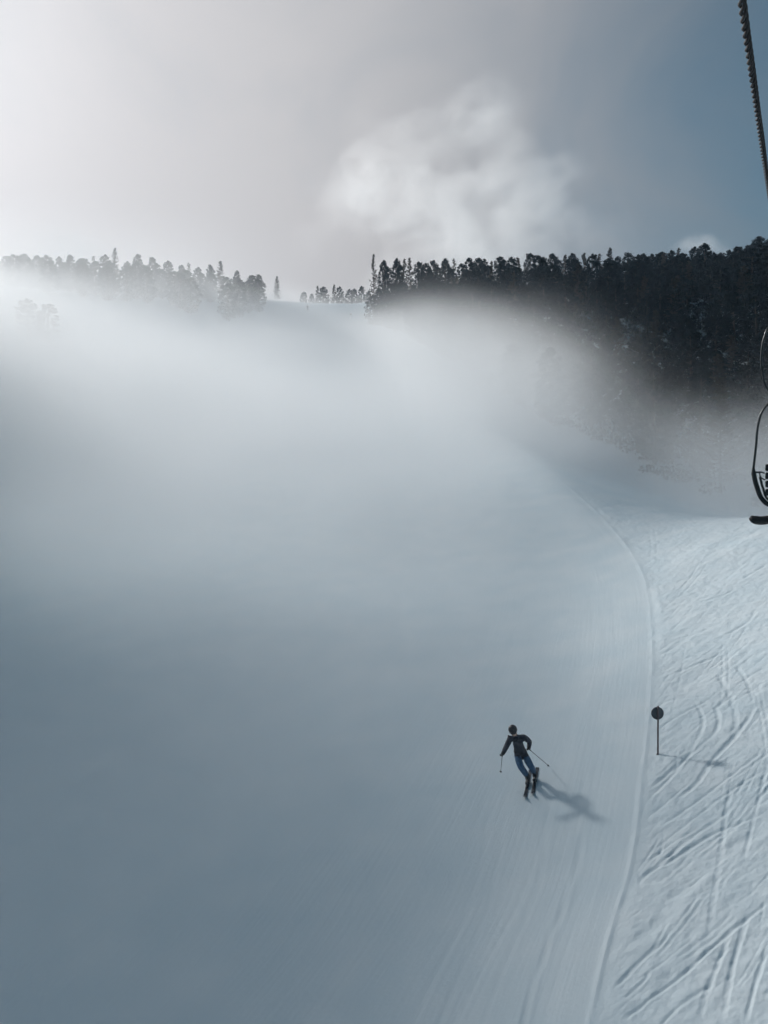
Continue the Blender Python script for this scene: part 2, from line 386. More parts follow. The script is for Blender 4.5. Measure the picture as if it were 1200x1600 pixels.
def larch(seed):
    """bare winter larch: thin conical whorls of twigs"""
    r = random.Random(seed); H = 12.0; W = r.uniform(2.3, 3.0)
    tubes = [([(0, 0, 0), (.05, 0, 4), (0, .05, 8), (0, 0, 12)], [.11, .08, .045, .01])]
    V, F = [], []
    for i in range(120):
        t = .14 + .84 * (i + r.random()) / 120; a = r.uniform(0, 6.28); L = W * (1 - t) ** .75 * r.uniform(.55, 1.1) + .12
        z = H * t; d = Vector((math.cos(a), math.sin(a), 0))
        tip = d * L + Vector((0, 0, z + .16 * L)); mid = d * L * .5 + Vector((0, 0, z - .10 * L))
        tubes.append(([(0, 0, z), mid, tip], [.03, .022, .008]))
        for k in range(26):
            f = r.uniform(.12, 1) ** .7; p = Vector((0, 0, z)).lerp(mid, min(1, 2 * f)) if f < .5 else mid.lerp(tip, 2 * f - 1)
            e = Vector((r.uniform(-1, 1), r.uniform(-1, 1), r.uniform(-.8, .4))).normalized() * r.uniform(.15, .42)
            q = e.orthogonal().normalized() * .075; o = len(V)
            V += [tuple(p - q), tuple(p + q), tuple(p + e)]; F.append((o, o + 1, o + 2))
    return join_tubes('trunk_mesh', tubes, M_bark, 4), mesh_np('crown_mesh', V, F, M_twig, False)
PINES = [stone_pine(100 + i) for i in range(7)]; LARCHES = [larch(200 + i) for i in range(4)]
# narrow spruce-like pines share the pine meshes, drawn up thinner
tr_rng = random.Random(5)
def plant(kind, x, y, height, width, label, group, cat='tree'):
    tm, cm = tr_rng.choice(PINES if kind == 'pine' else LARCHES)
    o = empty('stone_pine' if kind == 'pine' else 'larch', (x, y, ground1(x, y) - .15), tr_rng.uniform(0, 6.28))
    o.scale = (width, width, height / 12.0)
    link_mesh('trunk', tm, parent=o); link_mesh('crown', cm, parent=o)
    return tag(o, label, cat, group)
ORD = ['first','second','third','fourth','fifth','sixth','seventh','eighth','ninth','tenth','eleventh','twelfth','thirteenth','fourteenth','fifteenth','sixteenth','seventeenth','eighteenth','nineteenth']
def ordinal(n):
    if n < 20: return ORD[n - 1]
    tens = {2: 'twent', 3: 'thirt', 4: 'fort', 5: 'fift'}[n // 10]
    return tens + 'ieth' if n % 10 == 0 else tens + 'y-' + ORD[n % 10 - 1]
# trees that stand out on the skyline: photo column of the trunk, photo row of the top, kind, width
LEFT = [(12,399,'l'),(32,399,'p'),(47,404,'p'),(64,402,'l'),(92,400,'p'),(109,398,'p'),(127,404,'p'),(146,399,'l'),(165,398,'p'),(179,386,'l'),(199,408,'p'),(216,397,'p'),(238,402,'p'),(262,407,'p'),
        (283,414,'p'),(295,410,'l'),(309,417,'p'),(328,414,'p'),(344,407,'l'),(371,423,'p'),(392,436,'p'),(404,429,'p'),(433,431,'l')]
RIGHT = [(584,395,'l'),(599,407,'p'),(620,404,'p'),(632,403,'l'),(640,402,'l'),(655,409,'p'),(666,411,'p'),(677,407,'p'),(695,404,'p'),(709,403,'l'),(721,411,'p'),(733,402,'p'),(746,403,'p'),(757,405,'p'),(768,407,'l'),
        (780,401,'p'),(789,406,'p'),(801,401,'p'),(809,401,'l'),(828,396,'p'),(840,399,'p'),(850,402,'p'),(865,396,'p'),(883,397,'l'),(894,396,'p'),(912,394,'l'),(926,397,'p'),(937,395,'l'),(953,386,'l'),(965,400,'p'),(980,395,'p'),
        (996,398,'p'),(1007,396,'p'),(1019,397,'p'),(1034,394,'p'),(1050,391,'p'),(1061,386,'l'),(1068,396,'p'),(1085,386,'p'),(1102,391,'p'),(1116,395,'p'),(1127,394,'p'),(1139,391,'p'),(1152,385,'p'),(1168,385,'l'),(1175,384,'p'),(1188,368,'l'),(1198,386,'p')]
CREST = [(474,456,'p'),(487,459,'p'),(496,446,'l'),(506,448,'p'),(522,444,'l'),(531,448,'p'),(545,452,'p'),(554,451,'p'),(565,447,'p'),(575,455,'p')]
def skyline(items, depth, where, group, back=None):
    for i, (px, py, k) in enumerate(items):
        if back and k == 'p' and (i % 2 == 0 or 590 < px < 800):                         # a lower neighbour just behind fills the gap to the next tree
            Y = depth(px) + 7; p = at(px + 6, py + 9, Y); plant('pine', p.x, Y, max(5.0, p.z - ground1(p.x, Y)), 1.1, back, group + ', second row')
        Y = depth(px); p = at(px, py, Y); g = ground1(p.x, Y); h = max(5.0, p.z - g + .15)
        kind = 'pine' if k == 'p' else 'larch'
        kd = 'round-topped stone pine' if k == 'p' else 'thin bare larch'
        wd = tr_rng.uniform(.85, 1.12) * (1.0 if k == 'p' else 1.05) * min(1.15, max(.6, h / 13))
        plant(kind, p.x, Y, h, wd, kd + ', ' + ordinal(i + 1) + ' ' + where, group)
skyline(LEFT[::-1], lambda px: 252 + 45 * max(0, (px - 230) / 200) + (px * 37 % 11), 'tree leftward along the misty left skyline', 'trees on the left skyline', 'misty stone pine peeping between the front trees of the left skyline')
skyline(RIGHT, lambda px: 264 - 62 * (px - 580) / 610 + (px * 53 % 9), 'tree rightward along the dark right skyline', 'trees on the right skyline', 'dark stone pine peeping between the front trees of the right skyline')
skyline(CREST, lambda px: 336 + (px * 29 % 13), 'small tree from the left on the crest of the run', 'small trees on the crest')
# the wood below the skyline
def scatter(n, region, mind, seed):
    r = random.Random(seed); pts = []; tries = 0
    while len(pts) < n and tries < 40000:
        tries += 1; p = region(r)
        if p is None: continue
        if all((p[0] - q[0]) ** 2 + (p[1] - q[1]) ** 2 > mind ** 2 for q in pts): pts.append(p)
    return pts
FOREST_BASE = ([560, 590, 640, 700, 820, 1000, 1100, 1200, 1400], [275, 262, 225, 180, 126, 91, 82, 78, 76])
def right_region(r):
    px = r.uniform(582, 1290); y0 = np.interp(px, *FOREST_BASE); y1 = 262 - 62 * (px - 580) / 610
    Y = y0 + (y1 - y0) * r.random() ** .75
    return ((px - 600) / FOCAL * Y, Y)
for x, y in scatter(185, right_region, 5.2, 21):
    px = 600 + FOCAL * x / y
    if any(abs(px - c) < w and abs(y - d) < dd for c, w, d, dd in ((1090, 12, 172, 14), (1140, 12, 182, 14))): continue   # snowy clearings
    h = tr_rng.uniform(9.5, 13.5); lar = tr_rng.random() < .08
    plant('larch' if lar else 'pine', x, y, h, tr_rng.uniform(1.15, 1.5), 'bare larch inside the dark forest right of the run' if lar else 'dark stone pine massed in the forest right of the run',
          'larches inside the right forest' if lar else 'pines massed in the right forest')
def added_scrub():
    """low dark scrub added to darken the bright snow of the forest floor, nobody could count it"""
    r = np.random.default_rng(77); V = []
    pr = random.Random(78)
    for k in range(1500):
        x, y = right_region(pr); px = 600 + FOCAL * x / y
        if (abs(px - 1090) < 11 and abs(y - 172) < 13) or (abs(px - 1140) < 11 and abs(y - 182) < 13): continue
        g = ground1(x, y) if k % 3 == 0 or k == 0 else ground1(x, y)
        n = 46; R_ = r.uniform(1.0, 2.2); hgt = r.uniform(.8, 2.6)
        dd = r.normal(size=(n, 3)); dd /= np.linalg.norm(dd, axis=1)[:, None]; dd[:, 2] = np.abs(dd[:, 2])
        c = np.array((x, y, g)) + dd * np.array((R_, R_, hgt)) * r.uniform(.5, 1, (n, 1))
        e1 = r.normal(size=(n, 3)); e1 *= (.28 / np.linalg.norm(e1, axis=1))[:, None]; e2 = r.normal(size=(n, 3)); e2 *= (.28 / np.linalg.norm(e2, axis=1))[:, None]
        V.append(np.stack([c - e1, c + e1, c + e2 * 1.6], 1).reshape(-1, 3))
    V = np.concatenate(V); F = np.arange(len(V)).reshape(-1, 3)
    tag(link_mesh('added_scrub', mesh_np('added_scrub', V, F, M_needle, False)), 'low dark scrub added to darken the floor of the right forest', 'added_scrub', kind='stuff')
added_scrub()  # invented scrub, stands in for the shade on the snow between the trunks
def left_region(r):
    px = r.uniform(0, 420); Y = r.uniform(232, 262 + 40 * max(0, (px - 230) / 200)); x = (px - 600) / FOCAL * Y
    return (x, Y) if x < -42 - .02 * (Y - 200) else None
for x, y in scatter(32, left_region, 5.6, 22):
    plant('pine', x, y, tr_rng.uniform(10, 12.5), tr_rng.uniform(1.2, 1.5), 'pale fogged stone pine below the left skyline', 'fogged pines of the left forest')
def corner_region(r):
    px = r.uniform(588, 760); Y = r.uniform(np.interp(px, *FOREST_BASE), 262 - 62 * (px - 580) / 610); return ((px - 600) / FOCAL * Y, Y)
for x, y in scatter(22, corner_region, 4.4, 23):
    plant('pine', x, y, tr_rng.uniform(11, 14), tr_rng.uniform(1.05, 1.3), 'greyed stone pine at the forest corner near the crest', 'greyed pines at the forest corner')
for px, py, Y, lb in ((44, 466, 150, 'taller of two faint pines standing in thick fog at far left'), (74, 474, 156, 'lower of two faint pines standing in thick fog at far left')):
    p = at(px, py, Y); plant('pine', p.x, Y, max(8, p.z - ground1(p.x, Y)), 1.1, lb, 'faint pines in the fog')

# ------------------------------------------------------------------ fog and clouds: volumes on a grid
def fog_material(name, density, g, color):
    m = bpy.data.materials.new(name); m.use_nodes = True; t = m.node_tree; t.nodes.clear()
    out = t.nodes.new('ShaderNodeOutputMaterial'); v = t.nodes.new('ShaderNodeVolumePrincipled')
    v.inputs['Color'].default_value = (*color, 1); v.inputs['Density'].default_value = density
    v.inputs['Density Attribute'].default_value = 'density'; v.inputs['Anisotropy'].default_value = g
    t.links.new(v.outputs[0], out.inputs['Volume'])
    m.cycles.volume_interpolation = 'LINEAR'
    return m
def volume_cloud(name, lo, hi, voxel, func, mat):
    """fog volume whose density at every grid point is func(x, y, z)"""
    lo = np.array(lo, float); n = np.maximum(2, np.round((np.array(hi) - lo) / voxel).astype(int) + 1); hi = lo + (n - 1) * voxel
    gx, gy, gz = [lo[i] + np.arange(n[i]) * voxel for i in range(3)]
    Z, Yg, X = np.meshgrid(gz, gy, gx, indexing='ij')
    d = func(X.ravel(), Yg.ravel(), Z.ravel()).astype(np.float32)
    me = bpy.data.meshes.new(name); me.vertices.add(len(d))
    me.vertices.foreach_set('co', np.stack([X.ravel(), Yg.ravel(), Z.ravel()], 1).astype(np.float32).ravel())
    me.attributes.new('amount', 'FLOAT', 'POINT').data.foreach_set('value', d)
    me.materials.append(mat)
    ob = link_mesh(name, me)
    t = bpy.data.node_groups.new(name + '_nodes', 'GeometryNodeTree')
    t.interface.new_socket('Geometry', in_out='INPUT', socket_type='NodeSocketGeometry')
    t.interface.new_socket('Geometry', in_out='OUTPUT', socket_type='NodeSocketGeometry')
    gi = t.nodes.new('NodeGroupInput'); go = t.nodes.new('NodeGroupOutput')
    vc = t.nodes.new('GeometryNodeVolumeCube')
    vc.inputs['Min'].default_value = lo; vc.inputs['Max'].default_value = hi
    for k, a in zip(('Resolution X', 'Resolution Y', 'Resolution Z'), n): vc.inputs[k].default_value = int(a)
    vc.inputs['Background'].default_value = 0.0
    pos = t.nodes.new('GeometryNodeInputPosition')
    sub = t.nodes.new('ShaderNodeVectorMath'); sub.operation = 'SUBTRACT'; sub.inputs[1].default_value = lo
    t.links.new(pos.outputs[0], sub.inputs[0])
    sc = t.nodes.new('ShaderNodeVectorMath'); sc.operation = 'SCALE'; sc.inputs['Scale'].default_value = 1.0 / voxel
    t.links.new(sub.outputs[0], sc.inputs[0])
    ad = t.nodes.new('ShaderNodeVectorMath'); ad.operation = 'ADD'; ad.inputs[1].default_value = (.5, .5, .5); t.links.new(sc.outputs[0], ad.inputs[0])
    fl = t.nodes.new('ShaderNodeVectorMath'); fl.operation = 'FLOOR'; t.links.new(ad.outputs[0], fl.inputs[0])
    mn = t.nodes.new('ShaderNodeVectorMath'); mn.operation = 'MINIMUM'; mn.inputs[1].default_value = n - 1.0; t.links.new(fl.outputs[0], mn.inputs[0])
    mx = t.nodes.new('ShaderNodeVectorMath'); mx.operation = 'MAXIMUM'; mx.inputs[1].default_value = (0, 0, 0); t.links.new(mn.outputs[0], mx.inputs[0])
    dt = t.nodes.new('ShaderNodeVectorMath'); dt.operation = 'DOT_PRODUCT'; dt.inputs[1].default_value = (1.0, n[0], float(n[0]) * n[1]); t.links.new(mx.outputs[0], dt.inputs[0])
    rd = t.nodes.new('ShaderNodeMath'); rd.operation = 'ADD'; rd.inputs[1].default_value = 0.25; t.links.new(dt.outputs['Value'], rd.inputs[0])
    na = t.nodes.new('GeometryNodeInputNamedAttribute'); na.data_type = 'FLOAT'; na.inputs['Name'].default_value = 'amount'
    si = t.nodes.new('GeometryNodeSampleIndex'); si.data_type = 'FLOAT'; si.domain = 'POINT'; si.clamp = True
    t.links.new(gi.outputs[0], si.inputs['Geometry']); t.links.new(na.outputs['Attribute'], si.inputs['Value']); t.links.new(rd.outputs[0], si.inputs['Index'])
    t.links.new(si.outputs[0], vc.inputs['Density'])
    sm = t.nodes.new('GeometryNodeSetMaterial'); sm.inputs['Material'].default_value = mat
    t.links.new(vc.outputs[0], sm.inputs['Geometry']); t.links.new(sm.outputs[0], go.inputs[0])
    md = ob.modifiers.new('volume', 'NODES'); md.node_group = t
    return ob

def fog_density(x, y, z):
    gz = ground(x, y); h = z - gz; u = x - edge_x(y)
    big = fbm(x, y, z, 46, 11, 4, .5) - .5
    fine = fbm(x + .6 * z, y, z * 1.4, 17, 21, 4, .6) - .5
    top = np.interp(y, [0, 20, 35, 50, 72, 92, 120, 160, 200, 250, 300, 330], [11, 12.5, 14.5, 14.5, 11.5, 9, 8, 9, 9, 8, 6, 4])
    top = top + np.interp(u, [-140, -70, -25, 0, 20], [2, 4, 2, 0, -5]) * smooth(30, 60, y)
    top = np.maximum(2.0, top * (1 + 1.2 * big + 1.0 * fine))
    layer = 1 - smooth(.25, 1.0, h / top)
    ur = np.interp(y, [0, 30, 50, 70, 100, 140, 180, 230, 330], [-3, -1, 4, 10, 19, 22, 18, 8, 2]) + 16 * big + 16 * fine - .5 * np.maximum(h, 0) * (1 - smooth(80, 120, y))
    lat = 1 - smooth(-8, 4, u - ur)
    amt = np.interp(y, [6, 14, 25, 45, 70, 150, 230, 280, 320, 335], [.6, 1.05, 1.35, 1.5, 1.15, .9, .65, .4, .2, 0])
    d = layer * lat * amt * np.clip(1 + 1.4 * big + 2.1 * fine, .05, 3)
    # a drifting tongue over the edge of the run, in front of the forest foot
    tg = (1 - smooth(.2, 1.0, h / np.maximum(3, 14.5 * (1 + 1.3 * big + 1.5 * fine)))) * smooth(-22, -6, u) * (1 - smooth(3, 15, u - 14 * fine - np.interp(y, [50, 70, 110, 160], [-7, -4, 5, 5]))) * smooth(50, 72, y) * (1 - smooth(150, 195, y))
    d = np.maximum(d, 1.7 * tg * np.clip(1 + 1.8 * fine, .1, 2.5))
    # a thin tall veil hanging in the left-hand wood
    d = np.maximum(d, .15 * (1 - smooth(4, 34, h + 16 * fine)) * (1 - smooth(-62, -14, u + 20 * big)) * smooth(50, 95, y) * (1 - smooth(235, 262, y)))
    d = np.maximum(d, .5 * (1 - smooth(5, 24, h + 12 * fine)) * (1 - smooth(-75, -40, u + 12 * big)) * smooth(60, 90, y) * (1 - smooth(135, 155, y)))
    # a thicker lump up-sun on the left, whose shade falls across the lower run
    e = np.sqrt(((x + 39.7) / 29) ** 2 + ((y - 48) / 18) ** 2 + ((z - 5) / 13) ** 2) + .9 * big + .6 * fine
    d = np.maximum(d, 9.5 * (1 - smooth(.4, 1.1, e)))
    # a thin remnant in the hollow between the snow bank and the forest
    hol = np.exp(-((y - 73) / 18) ** 2) * smooth(3, 16, u) * (1 - smooth(1, 11, h + 7 * fine)) * (1 - smooth(70, 100, u))
    d = np.maximum(d, 3.6 * hol)
    return np.where((h > -4) & (d > .004), d, 0)
M_fog = fog_material('fog_vapour', 0.022, 0.36, (0.99, 0.99, 0.99))
tag(volume_cloud('fog', (-150, 6, -16), (75, 335, 112), 3.2, fog_density, M_fog), 'bank of drifting white fog lying over the ski run', 'fog', kind='stuff')

# even, faintly blue mountain air round the camera and everything near
def haze_box():
    m = bpy.data.materials.new('thin_air'); m.use_nodes = True; t = m.node_tree; t.nodes.clear()
    out = t.nodes.new('ShaderNodeOutputMaterial'); v = t.nodes.new('ShaderNodeVolumePrincipled')
    v.inputs['Color'].default_value = (.62, .80, 1.0, 1); v.inputs['Density'].default_value = 0.0002; v.inputs['Anisotropy'].default_value = 0.0
    t.links.new(v.outputs[0], out.inputs['Volume'])
    bm = bmesh.new(); lo, hi = Vector((-330, -100, -70)), Vector((330, 420, 130))
    bmesh.ops.create_cube(bm, size=1, matrix=Matrix.Translation((lo + hi) / 2) @ Matrix.Diagonal((*(hi - lo), 1)))
    me = bpy.data.meshes.new('haze'); bm.to_mesh(me); bm.free(); me.materials.append(m)
    return tag(link_mesh('haze', me), 'thin blue mountain air over the whole slope', 'haze', kind='stuff')
haze_box()

# ------------------------------------------------------------------ clouds beyond the ridge
def cloud_density(c, r, seed, rough=1.9, scale=44, bumps=()):
    c = np.array(c, float)
    def f(x, y, z):
        xs, zs = x * .8 + z * .45, z * .75 - x * .35
        n = 1.3 * (fbm(xs, y, zs * 1.35, scale, seed, 5, .66) - .5)
        wx = 26 * (fbm(x, y, z, scale * 1.6, seed + 9, 2) - .5); wz = 26 * (fbm(x, y, z, scale * 1.6, seed + 12, 2) - .5)
        e = np.sqrt(((x + wx - c[0]) / r[0]) ** 2 + ((y - c[1]) / r[1]) ** 2 + ((z + wz - c[2]) / r[2]) ** 2)
        for b, br in bumps: e = np.minimum(e, np.sqrt(((x + wx - b[0]) / br[0]) ** 2 + ((y - b[1]) / br[1]) ** 2 + ((z + wz - b[2]) / br[2]) ** 2))
        d = (1 - smooth(.15, 1.12, e + rough * n)) * np.clip(.7 + 2.4 * n, .03, 2)
        edge = 1 - smooth(.8, 1.0, np.maximum.reduce([np.abs(x - c[0]) / (r[0] * 1.55), np.abs(y - c[1]) / (r[1] * 1.55), np.abs(z - c[2]) / (r[2] * 1.75)]))
        d = d * edge
        return np.where(d > .01, d, 0)
    return f
def cloud(name, c, r, voxel, dens, label, g=.55, **kw):
    c = np.array(c); r = np.array(r) * np.array((1.55, 1.55, 1.75))
    m = fog_material(name + '_vapour', dens, g, (.99, .99, .99))
    return tag(volume_cloud(name, c - r, c + r, voxel, cloud_density(c, np.array(r) / np.array((1.55, 1.55, 1.75)), **kw), m), label, 'cloud', kind='stuff')
cloud('cloud', (66, 640, 246), (112, 24, 92), 3.2, .036, 'torn pale cloud rising over the right forest', seed=31, bumps=(((84, 640, 335), (34, 16, 34)), ((-20, 640, 262), (45, 18, 45))))
cloud('cloud', (-213, 520, 174), (54, 16, 24), 2.6, .045, 'white heaped cloud behind the left skyline', g=.12, seed=41, rough=1.3, scale=24)
cloud('cloud', (255, 600, 203), (26, 16, 8), 3.0, .05, 'small white cloud peeping over the far right treetops', seed=44, rough=.9, scale=12)

# ------------------------------------------------------------------ people and lift
M_jacket = material('jacket_cloth', (.024, .029, .046), .75, noise=(14, .3), bump=(30, .5))
M_jeans = material('trouser_cloth', (.055, .125, .23), .8, noise=(12, .3), bump=(30, .5))
M_skin = material('skin', (.50, .33, .25), .55, noise=(20, .1))
M_glove = material('glove', (.012, .012, .014), .7, noise=(20, .3))
M_helmet = material('helmet_shell', (.022, .020, .026), .35, noise=(8, .2))
M_lens = material('goggle_lens', (.05, .04, .05), .12, noise=(5, .2))
M_boot = material('boot_shell', (.03, .03, .035), .4, noise=(9, .25))
M_ski = material('ski_top', (.05, .05, .06), .35, noise=(5, .35))
M_pole = material('pole_alloy', (.12, .12, .13), .4, .6, noise=(9, .2))
M_paint = material('painted_steel', (.020, .022, .028), .38, .3, noise=(7, .35), bump=(60, .1))
M_tube = material('worn_steel_tube', (.05, .052, .056), .32, .7, noise=(6, .3))
M_pad = material('black_padding', (.014, .014, .017), .6, noise=(12, .3), bump=(40, .3))
M_rope = material('oiled_wire_rope', (.005, .005, .007), .75, .0, noise=(30, .4))
M_post = material('marker_post', (.16, .115, .12), .6, noise=(8, .25))
M_disc = material('marker_disc', (.075, .08, .095), .5, noise=(10, .3))

def skin_mesh(name, verts, edges, radii, sub=2):
    """continuous surface grown round a skeleton; radii are single numbers or (rx, ry)"""
    me = bpy.data.meshes.new(name + '_skeleton'); me.from_pydata([tuple(v) for v in verts], edges, [])
    o = bpy.data.objects.new(name + '_skeleton', me); C.objects.link(o)
    sk = o.modifiers.new('skin', 'SKIN'); sk.use_smooth_shade = True; sk.branch_smoothing = .6
    lay = me.skin_vertices[0] if me.skin_vertices else None
    if lay is None:
        bm = bmesh.new(); bm.from_mesh(me); bm.verts.layers.skin.verify(); bm.to_mesh(me); bm.free(); lay = me.skin_vertices[0]
    for i, r in enumerate(radii):
        lay.data[i].radius = (r, r) if isinstance(r, (int, float)) else r
        lay.data[i].use_root = (i == 0)
    ss = o.modifiers.new('subdivision', 'SUBSURF'); ss.levels = sub; ss.render_levels = sub
    dg = bpy.context.evaluated_depsgraph_get(); dg.update()
    ev = o.evaluated_get(dg); out = bpy.data.meshes.new_from_object(ev, depsgraph=dg); out.name = name
    bpy.data.objects.remove(o); bpy.data.meshes.remove(me)
    return out
def ellipsoid(name, c, r, rot=None, seg=20, rings=12, cut=None):
    bm = bmesh.new(); bmesh.ops.create_uvsphere(bm, u_segments=seg, v_segments=rings, radius=1.0)
    if cut is not None: bmesh.ops.delete(bm, geom=[v for v in bm.verts if v.co.z < cut], context='VERTS')
    mt = Matrix.Translation(c) @ (rot or Matrix()) @ Matrix.Diagonal((*r, 1)); bmesh.ops.transform(bm, matrix=mt, verts=bm.verts)
    for f in bm.faces: f.smooth = True
    me = bpy.data.meshes.new(name); bm.to_mesh(me); bm.free(); return me
def tube(name, path, r, mat, parent=None, k=10, closed=False):
    rr = r if isinstance(r, (list, tuple)) else [r] * len(path)
    V, F = tube_faces(path, rr, k); V = [tuple(v) for v in V]; n = len(path)
    me = bpy.data.meshes.new(name)
    F = [tuple(f) for f in F] + [tuple(range(k))[::-1], tuple((n - 1) * k + j for j in range(k))]
    me.from_pydata(V, [], F); me.materials.append(mat)
    for p in me.polygons: p.use_smooth = len(p.vertices) == 4
    return link_mesh(name, me, parent=parent)
def curve_path(pts, n=40):
    P = np.array([tuple(p) for p in pts], float); s = np.r_[0, np.cumsum(np.linalg.norm(np.diff(P, axis=0), axis=1))]
    ss = np.linspace(0, s[-1], n); return [Vector((hermite(s, P[:, 0], ss)[i], hermite(s, P[:, 1], ss)[i], hermite(s, P[:, 2], ss)[i])) for i in range(n)]
def local(o, me):                                                    # world-space mesh into the frame of its thing
    me.transform(Matrix.Translation(-o.location)); return me

def gpoint(px, py):
    x, y = drop(px, py); return Vector((x, y, ground1(x, y)))
def ski_mesh(name, tail, tip, width=.105):
    d = (tip - tail); L = d.length; d.normalize(); side = d.cross(Vector((0, 0, 1))).normalized(); up = side.cross(d)
    V, F = [], []; n = 22
    for i in range(n + 1):
        t = i / n; lift = .14 * max(0, (t - .84) / .16) ** 2 + .03 * max(0, (.06 - t) / .06) ** 2 + .012
        w = width * (.5 - .12 * math.sin(math.pi * min(1, t / .9))) * (1.0 if t < .93 else max(.12, math.sqrt(max(0, 1 - ((t - .93) / .072) ** 2))))
        p = tail + d * L * t + up * lift; th = .011 if .1 < t < .85 else .006
        for a, b in ((-1, 0), (1, 0), (1, 1), (-1, 1)): V.append(tuple(p + side * w * a + up * th * b * 1.6))
    for i in range(n):
        for j in range(4): F.append((i*4 + j, i*4 + (j + 1) % 4, (i + 1)*4 + (j + 1) % 4, (i + 1)*4 + j))
    F += [(3, 2, 1, 0), (n*4, n*4 + 1, n*4 + 2, n*4 + 3)]
    me = bpy.data.meshes.new(name); me.from_pydata(V, [], F); me.materials.append(M_ski); return me
def make_ski(tail, tip, boot, label, group):
    o = empty('ski', (tail + tip) / 2); tag(o, label, 'ski', group)
    link_mesh('base', local(o, ski_mesh('ski_base', tail, tip)), parent=o)
    d = (tip - tail).normalized(); up = Vector((0, 0, 1))
    for s in (-.17, .19):                                            # toe and heel pieces of the binding
        bm = bmesh.new(); bmesh.ops.create_cube(bm, size=1); bmesh.ops.bevel(bm, geom=bm.edges[:], offset=.2, segments=2, affect='EDGES')
        bmesh.ops.transform(bm, matrix=Matrix.Translation(boot + d * s + up * .05) @ d.to_track_quat('Y', 'Z').to_matrix().to_4x4() @ Matrix.Diagonal((.075, .10, .055, 1)), verts=bm.verts)
        me = bpy.data.meshes.new('binding'); bm.to_mesh(me); bm.free(); me.materials.append(M_boot)
        link_mesh('binding', local(o, me), parent=o)
    return o
def make_pole(grip, tip, label, group):
    o = empty('ski_pole', tip); tag(o, label, 'ski pole', group); d = (grip - tip).normalized(); L = (grip - tip).length
    q = lambda t: d * t
    tube('shaft', [q(0.0), q(.05), q(L - .1)], [.004, .008, .009], M_pole, o, 8)
    tube('grip', [q(L - .13), q(L - .08), q(L), q(L + .05)], [.013, .017, .016, .012], M_glove, o, 8)
    tube('basket', [q(.06), q(.066), q(.074), q(.08)], [.012, .030, .028, .012], M_glove, o, 12)
    return o
def person_body(J, scale=1.0, fingers=True):
    """skeleton from joint positions J -> one continuous mesh with cloth regions as material slots"""
    V, E, R = [], [], []
    def add(p, r, link=None):
        V.append(Vector(p)); R.append(r if isinstance(r, tuple) else r * scale)
        if link is not None: E.append((link, len(V) - 1))
        return len(V) - 1
    mid = lambda a, b, t=.5: J[a].lerp(J[b], t)
    pelvis = add(J['pelvis'], .155); waist = add(mid('pelvis', 'chest', .4), .17, pelvis); chest = add(mid('pelvis', 'chest', .85), .20, waist)
    up = add(mid('pelvis', 'chest', 1.15), .165, chest); neck = add(J['neck'], .075, up); head = add(J['head'], .088, neck); crown = add(J['head'] + (J['head'] - J['neck']) * .42, .075, head)
    for s in 'lr':
        sh = add(J['shoulder_' + s], .105, up); ua = add(mid('shoulder_' + s, 'elbow_' + s), .088, sh); el = add(J['elbow_' + s], .078, ua); fa = add(mid('elbow_' + s, 'hand_' + s, .6), .068, el)
        wr = add(mid('elbow_' + s, 'hand_' + s, .86), .055, fa); ha = add(J['hand_' + s], .055, wr)
        hip = add(J['hip_' + s], .130, pelvis); th = add(mid('hip_' + s, 'knee_' + s), .118, hip); kn = add(J['knee_' + s], .098, th); cf = add(mid('knee_' + s, 'ankle_' + s, .4), .094, kn); an = add(J['ankle_' + s], .082, cf)
    me = skin_mesh('body', V, E, R, 2)
    for m in (M_jacket, M_jeans, M_skin, M_glove): me.materials.append(m)
    ax = (J['neck'] - J['pelvis']); hem = .10
    for p in me.polygons:
        c = Vector(p.center)
        t = (c - J['pelvis']).dot(ax) / ax.length_squared
        k = 0 if c.z > J['pelvis'].z - .05 * scale else 1
        if (c - J['head']).length < .14 * scale and (c - J['neck']).dot(ax) > .03: k = 2
        if min((c - J['hand_' + s]).length - .35 * 0 for s in 'lr') < .085 * scale: k = 3
        if k == 1 and min((c - (J['elbow_' + s].lerp(J['hand_' + s], f))).length for s in 'lr' for f in (-.5, -.2, 0, .3, .6, .9)) < .12 * scale: k = 0
        p.material_index = k
    return me

